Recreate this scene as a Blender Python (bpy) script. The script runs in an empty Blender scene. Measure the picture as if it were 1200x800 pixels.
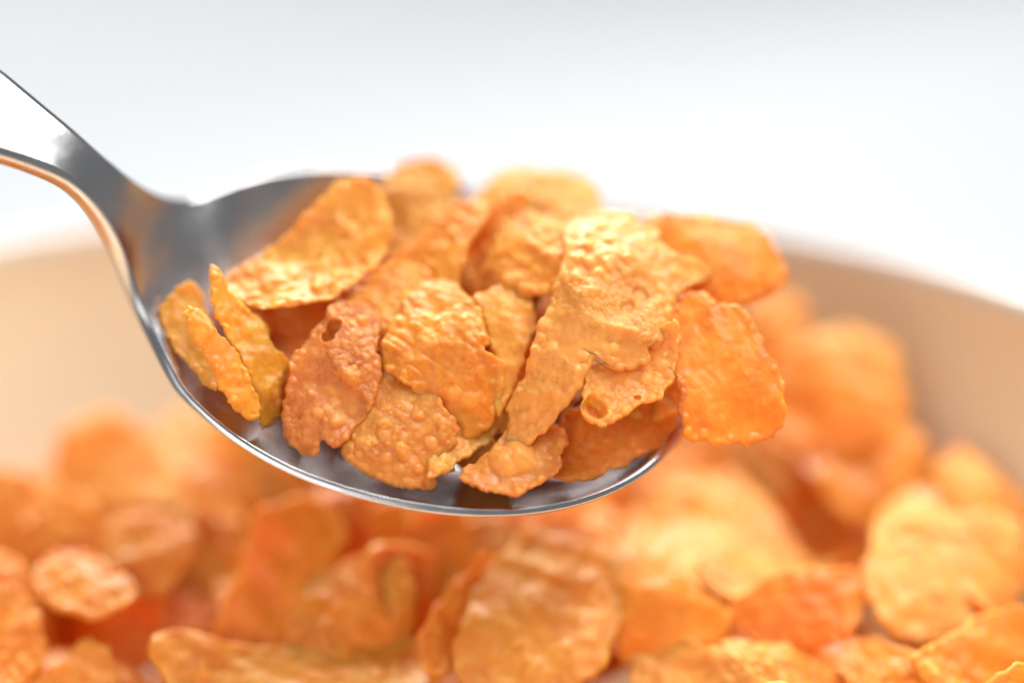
import bpy, math, random
import numpy as np
from mathutils import Matrix, Vector

S = 0.001                      # everything below is written in millimetres
sc = bpy.context.scene
col = sc.collection
random.seed(4)

# ------------------------------------------------------------------ camera, light, exposure
CAM_LOC=[13.15, -278.752, 182.446]

PITCH = 20.0
cd = bpy.data.cameras.new('camera')
cd.lens = 100.0; cd.sensor_width = 36.0
cd.clip_start = 0.005; cd.clip_end = 20.0
cd.dof.use_dof = True; cd.dof.focus_distance = 318.0 * S; cd.dof.aperture_fstop = 2.8
cam = bpy.data.objects.new('camera', cd); col.objects.link(cam)
cam.location = [c * S for c in CAM_LOC]
cam.rotation_euler = (math.radians(90 - PITCH), 0, 0)
sc.camera = cam

world = bpy.data.worlds.new('World'); sc.world = world; world.use_nodes = True
bg = world.node_tree.nodes['Background']
bg.inputs['Color'].default_value = (0.93, 0.96, 1.0, 1); bg.inputs['Strength'].default_value = 0.21

def area_lamp(name, loc, target, sx, sy, power, colour):
    l = bpy.data.lights.new(name, 'AREA'); l.shape = 'RECTANGLE'
    l.size = sx * S; l.size_y = sy * S; l.energy = power; l.color = colour
    o = bpy.data.objects.new(name, l); col.objects.link(o)
    o.location = [c * S for c in loc]
    d = Vector(target) - Vector(loc)
    o.rotation_euler = d.to_track_quat('-Z', 'Y').to_euler()
    return o
# a tall bright window behind and above the table
area_lamp('window_light', (-120, 900, 900), (0, 40, 70), 620, 520, 9.2, (1.0, 0.985, 0.965)).data.spread = math.radians(125)
area_lamp('skylight', (340, 100, 720), (0, 30, 70), 580, 280, 5.6, (1.0, 0.98, 0.955))
area_lamp('front_fill_light', (-350, -700, 480), (0, 0, 60), 600, 600, 1.9, (1.0, 0.98, 0.95))  # unseen fill lamp, added to brighten the sides facing the camera

sc.view_settings.view_transform = 'Standard'; sc.view_settings.look = 'None'
sc.view_settings.gamma = 1.0; sc.view_settings.use_curve_mapping = False
sc.view_settings.exposure = 0.34
sc.cycles.use_denoising = True; sc.cycles.use_adaptive_sampling = True; sc.cycles.adaptive_threshold = 0.03
sc.cycles.max_bounces = 6; sc.cycles.diffuse_bounces = 4; sc.cycles.glossy_bounces = 4; sc.cycles.caustics_reflective = False; sc.cycles.caustics_refractive = False; sc.cycles.transmission_bounces = 4

SPOON_ORIGIN=[-28.638, 34.733, 78.454]
SPOON_AXES=[[0.96187, 0.24732, 0.11679], [-0.1397, 0.81135, -0.56762], [-0.23514, 0.52966, 0.81496]]
SPOON_DIM=[64.314, 45.047, 0.474, 1.027]
FLAKES = [
('slim ridged yellow-orange cornflake standing at the left, nearest the spoon rim','S',(-19.21, 19.22, 71.35),(0.9469, 0.2664, -0.18),(0.0, 0.5597, 0.8287),[-3.95, 6.58, -2.18, 5.74, -0.66, 3.69, 1.05, 1.96, 2.36, -0.01, 3.49, -2.28, 4.44, -4.95, 4.07, -6.25, 2.5, -5.97, 0.82, -4.63, -0.5, -2.38, -2.02, -0.05, -3.44, 2.29, -4.38, 4.37, -4.61, 5.73],'smooth',(0.03, 0.03),[],1),
('slim upright cornflake with pointed top and scalloped edge, second from left on spoon','S',(-16.28, 22.23, 72.29),(0.8997, 0.3617, -0.2443),(-0.0, 0.5597, 0.8287),[-4.62, 9.31, -3.68, 8.52, -2.61, 6.56, -0.82, 4.77, 0.85, 3.66, 2.32, 2.14, 2.78, 0.39, 4.47, -1.32, 4.49, -2.41, 4.0, -3.84, 4.15, -5.91, 3.37, -8.15, 2.06, -9.06, 0.77, -6.24, -1.07, -2.0, -3.29, 1.41, -4.57, 3.45, -5.04, 5.97, -5.0, 8.36],'smooth',(0.004, 0.004),[],1),
('small yellow cornflake leaning against the spoon wall at far left, partly hidden','S',(-22.95, 25.48, 72.45),(0.9844, 0.1211, -0.1279),(0.0, 0.7262, 0.6875),[-2.69, 5.1, -1.3, 6.44, 0.09, 6.02, 1.26, 4.14, 2.25, 1.6, 3.42, -2.64, 3.57, -5.85, 2.47, -7.23, 0.25, -5.06, -2.03, -1.82, -3.71, 0.74, -4.22, 2.98],'smooth',(0.004, 0.004),[],2),
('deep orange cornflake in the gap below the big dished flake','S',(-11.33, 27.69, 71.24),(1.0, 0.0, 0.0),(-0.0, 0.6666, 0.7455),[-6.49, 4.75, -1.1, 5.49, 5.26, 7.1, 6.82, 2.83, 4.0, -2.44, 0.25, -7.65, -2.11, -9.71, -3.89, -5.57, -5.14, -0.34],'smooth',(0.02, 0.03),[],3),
('large dished cornflake with upturned edge beside the bare spoon wall','S',(-9.78, 31.47, 80.16),(0.9967, -0.0468, 0.0669),(0.0, 0.8191, 0.5737),[-12.02, -4.01, -9.44, -0.89, -4.66, 2.5, -1.12, 5.63, 1.38, 7.97, 3.32, 9.74, 6.73, 9.64, 8.4, 7.02, 8.89, 3.26, 8.26, 0.84, 7.06, -1.89, 3.84, -5.31, 0.69, -7.16, -2.5, -7.92, -5.84, -7.49, -7.86, -6.17, -9.99, -5.09],'dish',(-0.02, -0.06),[(4.24, 3.18, 1.2, 0.5), (0.41, -0.27, 1.0, -0.35), (-3.38, -3.68, 0.9, 0.3), (5.35, -0.57, 0.8, -0.3), (2.98, -3.09, 0.9, 0.35)],2),
('blurred golden cornflake at the top of the heap beside the bright rim glint','S',(1.47, 43.37, 82.15),(1.0, 0.0, 0.0),(-0.0, 0.7262, 0.6875),[-4.52, 0.87, -3.37, 4.49, -1.57, 6.25, 1.48, 6.84, 4.54, 6.13, 5.68, 4.25, 4.79, 1.69, 3.11, -2.25, 1.15, -6.6, -1.81, -8.86, -3.58, -5.46, -4.45, -2.25],'plain',(0.004, 0.004),[],2),
('rough cornflake running down from beside the rim glint to the heap centre','S',(4.4, 33.7, 78.98),(0.9045, -0.2687, 0.3313),(-0.0, 0.7767, 0.6298),[1.75, 6.65, 4.07, 6.94, 6.5, 6.37, 6.94, 5.65, 5.64, 3.06, 4.14, -0.63, 3.29, -2.84, 2.34, -5.58, -0.38, -6.59, -4.82, -4.26, -7.9, -1.69, -7.05, 0.19, -4.96, 1.51, -2.07, 2.37, 0.0, 4.28],'bubbly',(0.06, 0.05),[],0),
('slim steep cornflake edge rising between the rough flake and the rounded flake','S',(10.5, 36.32, 80.31),(0.8133, -0.4001, 0.4226),(0.0, 0.7262, 0.6875),[3.63, 5.12, 5.33, 4.44, 4.84, 3.12, 2.53, 0.7, 0.09, -2.13, -1.6, -5.52, -3.68, -6.01, -4.09, -2.85, -2.14, 0.83, 0.44, 3.88],'plain',(0.004, 0.004),[],0),
('blurred broad golden cornflake at the very top of the spoonful','S',(16.47, 42.49, 82.65),(0.9991, 0.027, -0.0333),(0.0, 0.7767, 0.6298),[-8.07, 0.78, -6.06, 3.88, -4.65, 5.15, -2.0, 5.84, 0.75, 5.43, 3.5, 5.88, 5.63, 5.2, 6.93, 3.4, 7.39, 0.86, 6.72, -3.38, 2.68, -5.88, -2.32, -6.02, -6.33, -3.75],'plain',(0.02, 0.06),[],2),
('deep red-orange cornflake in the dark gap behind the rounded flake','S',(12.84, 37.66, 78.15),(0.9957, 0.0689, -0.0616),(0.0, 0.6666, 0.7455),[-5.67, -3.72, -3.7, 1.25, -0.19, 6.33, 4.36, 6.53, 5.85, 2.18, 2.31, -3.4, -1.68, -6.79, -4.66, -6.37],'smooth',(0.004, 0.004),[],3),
('rounded cornflake with wrinkled face left of the big blistered flake','S',(14.89, 31.86, 79.76),(0.9595, -0.1694, 0.225),(-0.0, 0.7989, 0.6015),[-2.54, 5.9, 0.05, 6.72, 2.92, 5.89, 5.16, 4.59, 5.53, 0.79, 5.07, -3.27, 2.43, -5.7, 0.01, -5.82, -2.83, -4.7, -5.69, -4.74, -7.34, -3.25, -5.71, -0.83, -3.88, 2.65],'bubbly',(0.06, 0.07),[],0),
('golden cornflake in the gap above the smooth central flake','S',(-1.14, 28.61, 75.22),(1.0, 0.0, 0.0),(-0.0, 0.7262, 0.6875),[-6.23, 0.58, -2.89, 4.12, 1.5, 5.57, 4.96, 4.12, 4.54, -1.07, 1.7, -5.96, -1.2, -5.96, -3.71, -2.71],'plain',(0.05, 0.06),[],2),
('largest blistered cornflake, draped over the middle of the spoonful','S',(23.25, 24.76, 76.33),(0.9998, 0.0123, -0.013),(-0.0, 0.7262, 0.6875),[-4.03, 11.16, -2.84, 12.85, 0.61, 13.56, 4.04, 13.03, 4.69, 11.24, 6.73, 10.48, 7.09, 8.81, 9.39, 7.28, 11.74, 7.3, 12.97, 6.32, 12.35, 4.99, 10.66, 3.76, 8.86, 1.89, 8.14, 0.36, 7.59, -2.36, 7.07, -4.19, 5.31, -5.38, 4.99, -6.88, 3.64, -7.64, 2.11, -8.07, 0.78, -7.66, -0.36, -6.82, -1.04, -7.78, -2.2, -9.28, -3.56, -11.61, -5.66, -13.51, -7.75, -15.19, -9.54, -15.73, -10.58, -15.11, -10.58, -11.98, -10.58, -10.93, -9.15, -8.28, -7.52, -4.43, -6.05, 0.22, -4.77, 4.39, -3.87, 7.48, -4.24, 9.59],'bubbly',(0.06, 0.03),[(-1.11, 9.4, 0.7, 0.4), (0.17, 10.53, 0.75, 0.4), (-1.33, 7.4, 0.8, 0.45), (0.82, 7.97, 0.7, 0.4), (-2.33, 5.18, 0.85, 0.45), (-0.38, 5.75, 0.8, 0.4), (-2.84, 2.76, 0.9, 0.45), (-0.61, 3.0, 0.8, 0.4), (-3.16, 0.25, 0.8, 0.4), (-1.22, 0.6, 0.8, 0.4), (1.05, 4.11, 0.7, 0.35), (3.01, 5.23, 0.8, 0.35), (4.4, 1.41, 1.1, -0.4), (2.91, -0.78, 0.9, -0.35)],4),
('curled cornflake lip with a round burst blister beneath the largest flake','S',(26.35, 19.08, 69.51),(0.9959, 0.0651, -0.0633),(0.0, 0.6975, 0.7166),[-5.32, -1.5, -4.81, 1.12, -2.19, 2.69, 1.23, 4.72, 4.97, 6.78, 5.56, 3.0, 5.01, 0.26, 4.2, -1.23, 3.12, -2.41, 0.98, -3.32, -0.76, -4.52, -1.83, -5.49, -3.55, -6.07, -4.98, -5.4, -5.43, -3.57],'bubbly',(-0.05, -0.09),[(-4.0, -3.72, 1.5, -1.5), (1.01, -2.08, 0.4, -0.4)],4),
('large smooth translucent cornflake jutting out past the spoon tip, lower right','S',(36.83, 21.68, 69.33),(0.9954, 0.0764, -0.057),(0.0, 0.5976, 0.8018),[-6.09, 7.67, -5.29, 9.11, -3.51, 10.09, -1.36, 9.64, -0.31, 8.15, 1.85, 7.91, 3.57, 6.03, 4.97, 3.13, 6.36, 0.25, 7.15, -2.73, 6.88, -5.63, 5.37, -7.45, 1.86, -8.33, -1.71, -8.22, -4.22, -8.09, -4.85, -5.53, -5.18, -2.26, -5.61, 1.33, -5.94, 5.04],'edge',(0.05, 0.055),[],5),
('orange cornflake sticking out at upper right against the pale background','S',(36.82, 34.66, 78.69),(0.9959, 0.0651, -0.0633),(0.0, 0.6975, 0.7166),[-8.19, 5.17, -6.57, 6.02, -3.76, 5.93, -0.95, 5.83, 0.84, 5.02, 3.28, 5.69, 5.38, 5.01, 7.11, 2.86, 8.32, 0.26, 8.64, -1.71, 7.16, -3.63, 4.61, -5.26, 2.48, -6.44, -0.12, -6.87, -4.04, -5.41, -7.42, -1.2],'edge',(0.03, 0.07),[],5),
('smooth plump cornflake with a notched right edge at the centre','S',(5.57, 21.99, 71.65),(0.9989, 0.0365, -0.0299),(0.0, 0.6332, 0.774),[-7.13, 0.2, -6.69, 3.06, -5.46, 4.62, -4.81, 6.69, -2.9, 8.99, -0.97, 9.96, 1.27, 9.38, 1.96, 7.84, 3.71, 5.8, 4.4, 3.25, 5.18, 1.42, 4.7, -0.12, 6.63, -1.61, 6.73, -4.14, 6.15, -6.16, 5.39, -7.98, 3.77, -9.01, 2.34, -9.33, 0.43, -8.76, -1.97, -6.29, -4.87, -3.31, -6.81, -1.83],'wrinkle',(0.06, 0.055),[(-2.05, 1.3, 1.3, 0.45), (2.27, 4.24, 0.7, 0.3), (-4.96, 3.81, 0.6, 0.25)],6),
('bubbly brown-edged cornflake low at the centre front, above the spoon rim','S',(0.7, 17.13, 64.15),(1.0, 0.0, 0.0),(-0.0, 0.5976, 0.8018),[-6.52, -2.14, -5.6, -0.07, -4.69, 2.4, -3.87, 5.49, -2.56, 8.29, 0.04, 7.99, 1.69, 5.89, 3.43, 4.79, 4.79, 2.7, 6.14, 1.02, 6.44, -1.06, 5.78, -2.54, 5.79, -4.21, 3.99, -5.19, 3.81, -6.46, 2.2, -6.56, -0.18, -6.56, -2.85, -5.58, -5.15, -4.5, -6.32, -3.13],'bubbly',(0.06, 0.07),[(0.06, -2.54, 0.9, 0.5), (3.39, -1.55, 0.8, 0.45), (1.93, 1.41, 0.7, 0.35), (-1.88, 0.42, 0.7, 0.35)],7),
('brownish blistered cornflake with a torn hole near its top, left of centre','S',(-6.95, 20.02, 69.17),(1.0, 0.0, 0.0),(-0.0, 0.6332, 0.774),[-5.52, -6.19, -5.58, -3.99, -5.17, -1.47, -5.26, 1.86, -3.39, 4.1, -1.89, 6.04, -0.58, 7.99, 0.16, 9.43, 1.99, 9.74, 4.14, 8.61, 5.05, 6.35, 5.17, 4.61, 4.81, 2.98, 5.51, 1.25, 5.16, -0.67, 4.8, -2.28, 3.88, -4.49, 2.29, -6.19, 1.08, -7.78, -0.24, -8.28, -1.01, -7.58, -1.27, -8.68, -2.3, -9.37, -3.08, -8.68, -4.44, -7.58],'bubbly',(0.06, 0.05),[(0.04, 5.94, 0.95, -1.5), (-0.61, 4.81, 0.85, -1.5), (1.89, -0.06, 1.2, 0.5), (3.2, 7.07, 0.8, 0.4), (0.55, -5.09, 1.1, 0.4), (-2.38, -2.08, 0.5, 0.3)],8),
('smooth mottled yellow cornflake wedged upright between the notched and blistered flakes','S',(12.51, 25.05, 72.74),(0.9741, 0.1686, -0.1507),(-0.0, 0.6666, 0.7455),[-3.73, 4.01, -2.34, 5.2, 0.15, 6.82, 2.16, 6.48, 2.86, 4.64, 3.45, 1.01, 2.64, -1.16, 1.64, -4.37, 0.36, -8.08, -0.82, -9.72, -1.81, -6.22, -1.92, -2.09, -2.72, 0.44, -3.33, 2.27],'smooth',(0.09, 0.04),[],9),
('shaded smooth cornflake tucked behind the lower lobe of the largest flake','S',(16.76, 26.0, 69.5),(0.996, 0.0613, -0.0647),(-0.0, 0.7262, 0.6875),[-5.07, -7.79, -3.13, -2.35, -1.16, 3.72, 0.34, 8.76, 3.51, 7.8, 3.74, 1.2, 2.23, -3.2, -0.71, -6.01, -3.62, -8.79],'smooth',(0.004, 0.004),[],0),
('flat cornflake with one round dome, lying at the bottom of the spoon','S',(13.88, 15.79, 61.05),(1.0, 0.0, 0.0),(-0.0, 0.8374, 0.5465),[-6.72, -2.45, -5.69, -1.19, -3.6, 0.54, -2.27, 2.29, -1.5, 3.93, 0.62, 4.99, 2.74, 5.46, 4.47, 4.63, 5.7, 2.64, 4.81, 0.78, 5.09, 0.08, 4.41, -1.19, 1.93, -3.25, -0.16, -4.74, -2.25, -4.51, -4.62, -4.28, -6.43, -3.25],'smooth',(-0.03, -0.055),[(-1.5, -0.38, 2.1, 0.9), (-0.06, 0.2, 2.2, 0.9)],7),
('thin cornflake edge curving up between the bubbly flake and the domed flake','S',(8.19, 18.63, 62.43),(0.9459, 0.2043, -0.252),(0.0, 0.7767, 0.6298),[-4.79, -5.73, -2.61, -4.48, 0.28, -2.13, 2.9, 0.75, 4.22, 2.99, 4.52, 5.05, 3.19, 5.59, 0.64, 2.89, -2.36, -0.41, -4.33, -2.95],'plain',(0.004, 0.004),[],4),
('shaded orange cornflake leaning on the spoon wall near the tip','S',(24.45, 21.02, 61.69),(0.9962, 0.0575, -0.0657),(0.0, 0.7525, 0.6585),[-6.72, -5.57, -6.51, -2.67, -5.99, 1.14, -4.31, 3.62, 1.87, 4.23, 6.83, 5.56, 7.86, 0.35, 4.58, -1.64, 0.26, -4.09, -3.35, -5.64],'smooth',(0.03, 0.04),[],3),
('cornflake at the spoon tip hidden behind the jutting smooth flake','S',(30.46, 27.56, 67.96),(0.996, 0.0613, -0.0647),(-0.0, 0.7262, 0.6875),[-7.54, 0.62, -2.51, 5.25, 2.54, 7.7, 6.94, 4.56, 7.25, -0.92, 3.16, -5.43, -2.76, -6.75, -7.13, -4.78],'plain',(0.004, 0.004),[],0),
('tall bright yellow-orange cornflake standing at the back right of the bowl heap','H',(53.6, 48.67, 56.99),(1.0, 0.0, 0.0),(-0.0, 0.6332, 0.774),[-8.98, -2.64, -7.21, 3.46, -3.4, 6.81, 0.9, 8.5, 5.1, 7.6, 7.58, 4.02, 8.12, -0.43, 6.61, -5.94, 0.27, -7.58, -6.48, -6.48],'plain',(0.0, 0.012),[],2),
('small blurred cornflake at the back of the bowl just below the upper right jutting flake','H',(46.11, 56.03, 62.01),(1.0, 0.0, 0.0),(-0.0, 0.7262, 0.6875),[-4.29, 1.87, -0.73, 5.12, 3.0, 4.52, 4.12, 0.91, 2.6, -4.45, -2.73, -5.04],'plain',(0.02, 0.035),[],2),
('curved cornflake below the tall yellow one at the back right of the bowl','H',(56.85, 45.43, 48.58),(0.9963, 0.0538, -0.0664),(0.0, 0.7767, 0.6298),[-9.28, 7.03, -5.45, 8.43, -1.36, 4.98, 3.07, 7.01, 7.17, 4.17, 9.21, 0.05, 6.94, -5.98, 2.04, -7.96, -3.69, -7.04, -7.56, -0.72],'plain',(0.02, 0.035),[],0),
('broad pale yellow cornflake with a hooked right end, lying right below the spoon tip','H',(38.75, 35.2, 43.58),(1.0, 0.0, 0.0),(-0.0, 0.9254, 0.379),[-14.18, 5.02, -9.9, 8.68, -4.6, 10.16, 1.64, 9.12, 5.61, 5.74, 8.41, 1.41, 11.33, -0.72, 15.02, 0.41, 16.07, -1.71, 14.49, -5.63, 9.82, -7.02, 5.29, -6.6, 2.56, -9.76, -0.03, -11.12, -3.88, -7.7, -8.72, -2.14, -12.76, -0.01],'bubbly',(-0.008, -0.01),[],2),
('smooth upright orange cornflake under the left side of the broad pale yellow one','H',(30.92, 22.54, 40.05),(0.9957, 0.0689, -0.0616),(0.0, 0.6666, 0.7455),[-5.59, 5.46, -3.23, 8.15, 1.32, 7.76, 3.3, 5.72, 4.43, 2.1, 6.7, 0.08, 7.3, -3.51, 3.51, -6.68, -2.97, -6.84, -5.25, -5.88],'smooth',(0.02, 0.035),[],5),
('deep orange cornflake shaded under the hooked end of the broad yellow one','H',(46.69, 21.9, 39.83),(1.0, 0.0, 0.0),(-0.0, 0.6666, 0.7455),[-8.7, -0.13, -3.59, 4.02, 1.42, 4.54, 6.72, 4.75, 6.78, -0.64, 5.26, -3.72, 1.06, -4.75, -4.86, -4.23],'smooth',(0.02, 0.035),[],3),
('big rounded cornflake at the right edge of the picture, middle height','H',(64.1, 29.6, 42.04),(1.0, 0.0, 0.0),(-0.0, 0.8541, 0.5201),[-9.67, -3.49, -8.29, 3.84, -6.15, 8.84, -2.78, 12.02, 0.9, 12.65, 5.76, 9.48, 9.84, 4.46, 9.96, -3.49, 6.49, -7.67, 1.26, -10.04, -3.87, -11.79, -7.64, -9.45],'bubbly',(0.02, 0.035),[],2),
('sharp rough cornflake at the bottom edge, right of the dark-based centre flake','H',(34.27, 14.8, 33.06),(0.9711, -0.1369, 0.1955),(-0.0, 0.8191, 0.5737),[-7.66, 3.49, -6.16, 6.33, -1.3, 6.37, 2.64, 4.39, 6.97, 1.05, 9.28, -1.99, 6.16, -5.4, -1.72, -5.51, -7.09, -2.12],'bubbly',(0.02, 0.035),[],4),
('cornflake strip at the bottom right, second from the sharp rough one','H',(46.24, 16.04, 34.31),(0.9315, 0.1892, -0.3106),(-0.0, 0.8541, 0.5201),[-9.16, 3.72, -3.72, 4.06, 2.85, 3.95, 7.09, 1.66, 8.09, -2.15, 1.07, -5.41, -5.18, -2.27],'bubbly',(0.02, 0.035),[],0),
('cornflake at the bottom right, beneath the big rounded one','H',(56.29, 16.02, 34.27),(0.9315, -0.1892, 0.3106),(0.0, 0.8541, 0.5201),[-8.09, 6.87, -3.45, 6.49, 2.42, 3.02, 6.54, -1.38, 7.08, -6.03, -0.35, -5.52, -5.43, 0.76],'bubbly',(0.02, 0.035),[],0),
('cornflake in the bottom right corner of the picture','H',(68.16, 17.34, 35.49),(0.9459, 0.2043, -0.252),(0.0, 0.7767, 0.6298),[-10.26, -1.66, -5.03, 2.66, 0.77, 5.95, 6.9, 6.01, 9.04, 0.11, 2.43, -5.14, -6.26, -5.32],'bubbly',(0.02, 0.035),[],5),
('large broad cornflake at the bottom centre, directly below the spoon','H',(16.85, 21.72, 39.06),(0.9992, 0.0235, -0.0335),(-0.0, 0.8191, 0.5737),[-9.63, -2.87, -8.0, 3.43, -4.91, 8.14, -1.67, 11.74, 2.41, 13.75, 6.47, 12.18, 9.13, 8.48, 9.51, 2.69, 8.38, -3.58, 6.11, -8.64, 0.2, -11.19, -7.6, -11.14, -10.57, -7.35],'bubbly',(0.02, 0.035),[],2),
('thin cornflake edge left of the large bottom centre flake','H',(6.26, 21.0, 38.99),(0.8892, 0.2881, -0.3554),(0.0, 0.7767, 0.6298),[-3.86, -2.96, -1.2, 2.52, 2.99, 8.47, 4.8, 6.97, 1.94, -0.09, -0.84, -7.16, -3.45, -7.17],'plain',(0.02, 0.035),[],0),
('upright cornflake with rough top edge below the spoon, left of centre','H',(-5.24, 21.93, 39.38),(1.0, 0.0, 0.0),(-0.0, 0.6666, 0.7455),[-7.84, -4.34, -6.55, 2.87, -4.62, 5.48, -0.66, 7.05, 2.84, 7.88, 5.88, 5.79, 7.14, 0.8, 6.91, -4.34, 2.59, -6.38, -3.32, -6.88],'bubbly',(0.02, 0.035),[],0),
('tall smooth orange cornflake rising beside the dark gap','H',(-14.35, 26.3, 40.27),(1.0, 0.0, 0.0),(-0.0, 0.6332, 0.774),[-7.92, -8.11, -5.9, 0.1, -3.59, 6.87, -1.96, 10.02, 1.05, 11.39, 4.63, 10.86, 7.42, 8.44, 7.99, 5.3, 5.37, 0.1, 3.98, -5.05, 2.6, -10.14, -2.84, -11.15],'smooth',(0.02, 0.035),[],5),
('wide pale cornflake along the bottom edge, left of centre','H',(-11.12, 15.44, 32.82),(1.0, 0.0, 0.0),(-0.0, 0.8828, 0.4697),[-17.36, 4.18, -15.55, 6.25, -11.55, 6.01, -5.5, 4.79, 0.41, 5.64, 6.82, 7.11, 11.8, 7.36, 14.34, 5.28, 15.39, 2.01, 14.52, -3.92, 4.91, -7.41, -9.69, -6.25, -16.0, -0.38],'plain',(0.02, 0.035),[],2),
('small knobbly cornflake at the bottom left edge','H',(-37.15, 15.19, 33.41),(1.0, 0.0, 0.0),(-0.0, 0.8191, 0.5737),[-5.63, -0.27, -1.56, 3.62, 0.2, 6.09, 2.72, 5.64, 4.45, 2.51, 4.56, -2.47, -0.28, -5.19, -4.28, -4.1],'bubbly',(0.02, 0.035),[],2),
('cornflake at the left edge above the knobbly one','H',(-46.14, 19.39, 37.2),(1.0, 0.0, 0.0),(-0.0, 0.8191, 0.5737),[-5.15, 5.55, -0.8, 6.93, 2.34, 5.55, 4.52, 1.56, 5.29, -2.37, 3.44, -5.7, -2.8, -6.8],'bubbly',(0.02, 0.035),[],0),
('small orange cornflake at the left edge, higher of the two there','H',(-47.54, 26.21, 41.3),(1.0, 0.0, 0.0),(-0.0, 0.7767, 0.6298),[-4.06, 4.72, 0.01, 4.38, 3.24, 2.24, 4.21, -0.89, 2.79, -3.99, -2.13, -4.76],'plain',(0.02, 0.035),[],5),
('tan cornflake with a flat top above the dark gap at left','H',(-37.25, 25.62, 41.17),(1.0, 0.0, 0.0),(-0.0, 0.9254, 0.379),[-5.87, -0.86, -4.48, 4.22, -0.92, 5.89, 2.05, 3.8, 6.19, -1.27, 4.9, -4.36, -0.2, -4.9],'plain',(0.0, 0.012),[],2),
('large crumpled golden cornflake on the left of the heap','H',(-34.64, 45.9, 44.9),(1.0, 0.0, 0.0),(-0.0, 0.7767, 0.6298),[-9.42, 4.5, -6.26, 9.0, -1.53, 10.23, 2.12, 6.93, 5.62, 2.08, 8.68, -3.28, 7.92, -8.22, 4.11, -10.54, 0.85, -8.57, -3.89, -3.87, -7.99, 0.05],'bubbly',(0.02, 0.035),[],2),
('golden cornflake in front of the large crumpled left one','H',(-30.32, 32.18, 42.78),(1.0, 0.0, 0.0),(-0.0, 0.8191, 0.5737),[-6.21, 2.63, -0.79, 5.52, 4.13, 4.31, 5.71, 0.49, 3.51, -4.8, -0.95, -5.96, -4.46, -2.46],'bubbly',(0.02, 0.035),[],0),
('broad blurred cornflake below the left end of the spoon bowl','H',(-23.63, 50.46, 45.77),(1.0, 0.0, 0.0),(-0.0, 0.7767, 0.6298),[-8.97, 5.29, -3.32, 9.88, 3.3, 7.39, 8.42, 1.0, 7.64, -5.63, 2.02, -9.78, -3.9, -7.65, -6.97, -0.82],'plain',(0.02, 0.035),[],0),
('little round cornflake left of the crumpled golden one','H',(-42.15, 38.34, 43.8),(1.0, 0.0, 0.0),(-0.0, 0.7767, 0.6298),[-4.5, 2.42, -1.07, 5.01, 2.69, 3.59, 5.6, -0.5, 4.27, -3.39, 0.64, -3.16, -2.29, -5.12, -4.39, -2.24],'plain',(0.0, 0.012),[],5),
('blurred cornflake at the back left edge of the picture','H',(-49.91, 42.6, 43.93),(1.0, 0.0, 0.0),(-0.0, 0.7262, 0.6875),[-3.76, 3.23, 0.82, 5.19, 3.63, 1.51, 2.97, -3.6, -2.0, -5.29],'plain',(0.02, 0.035),[],0),
('narrow upright cornflake under the spoon, left of the pair','H',(-0.8, 31.6, 42.9),(0.9611, 0.2214, -0.165),(-0.0, 0.5976, 0.8018),[-3.3, 4.53, 0.67, 6.04, 2.62, 0.72, 2.37, -6.03, -0.23, -6.18, -2.39, -0.62],'smooth',(0.02, 0.035),[],5),
('narrow upright cornflake under the spoon, right of the pair','H',(5.15, 31.68, 42.7),(0.9821, -0.1509, 0.1124),(0.0, 0.5976, 0.8018),[-3.54, 5.06, 0.86, 6.12, 3.48, 2.66, 2.99, -4.58, -0.62, -7.02, -3.05, -2.27],'smooth',(0.02, 0.035),[],5),
('cornflake just under the lowest point of the spoon rim','H',(11.5, 34.75, 43.14),(1.0, 0.0, 0.0),(-0.0, 0.7262, 0.6875),[-3.71, 3.42, 1.65, 4.54, 4.53, 2.08, 2.16, -3.24, -1.41, -5.98, -3.27, -1.58],'plain',(0.02, 0.035),[],0),
('shaded cornflake behind the tall smooth orange one under the spoon','H',(-6.47, 38.22, 43.73),(1.0, 0.0, 0.0),(-0.0, 0.7262, 0.6875),[-4.39, 5.86, 2.45, 3.58, 4.13, -2.6, 0.61, -6.48, -2.6, -2.04],'plain',(0.02, 0.035),[],3),
('golden cornflake right of the spoon underside above the bottom centre flake','H',(21.92, 37.04, 43.55),(1.0, 0.0, 0.0),(-0.0, 0.8541, 0.5201),[-5.65, 3.55, 0.62, 5.46, 5.19, 0.38, 4.33, -5.22, -0.57, -4.61, -4.65, -1.5],'plain',(0.02, 0.035),[],2),
('blurred orange cornflake between the spoon tip and the broad yellow one','H',(38.57, 49.29, 45.39),(1.0, 0.0, 0.0),(-0.0, 0.7767, 0.6298),[-11.05, -0.51, -5.05, 4.35, 1.44, 5.82, 7.22, 3.13, 9.06, -2.92, 4.18, -5.31, -4.24, -4.11],'plain',(0.02, 0.035),[],0),
('deep orange cornflake left of the curved one at back right','H',(48.03, 48.53, 45.45),(0.996, 0.0613, -0.0647),(-0.0, 0.7262, 0.6875),[-7.7, 4.13, -1.01, 9.12, 4.18, 4.02, 7.03, -3.43, 3.55, -8.71, -2.73, -6.09],'smooth',(0.02, 0.035),[],5),
('small blurred cornflake against the bowl wall at right','H',(69.33, 37.79, 48.39),(1.0, 0.0, 0.0),(-0.0, 0.7767, 0.6298),[-4.91, 3.74, -1.09, 6.1, 3.27, 2.56, 5.83, -3.26, 1.02, -5.56, -4.33, -2.1],'plain',(0.004, 0.004),[],2),
('blurred cornflake behind the spoon rim, left of the tall orange one','H',(-14.16, 48.59, 45.21),(1.0, 0.0, 0.0),(-0.0, 0.7767, 0.6298),[-7.11, 7.91, -0.56, 5.45, 6.57, -0.02, 4.66, -6.58, -1.15, -5.99, -4.59, -0.02],'plain',(0.02, 0.035),[],0),
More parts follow.
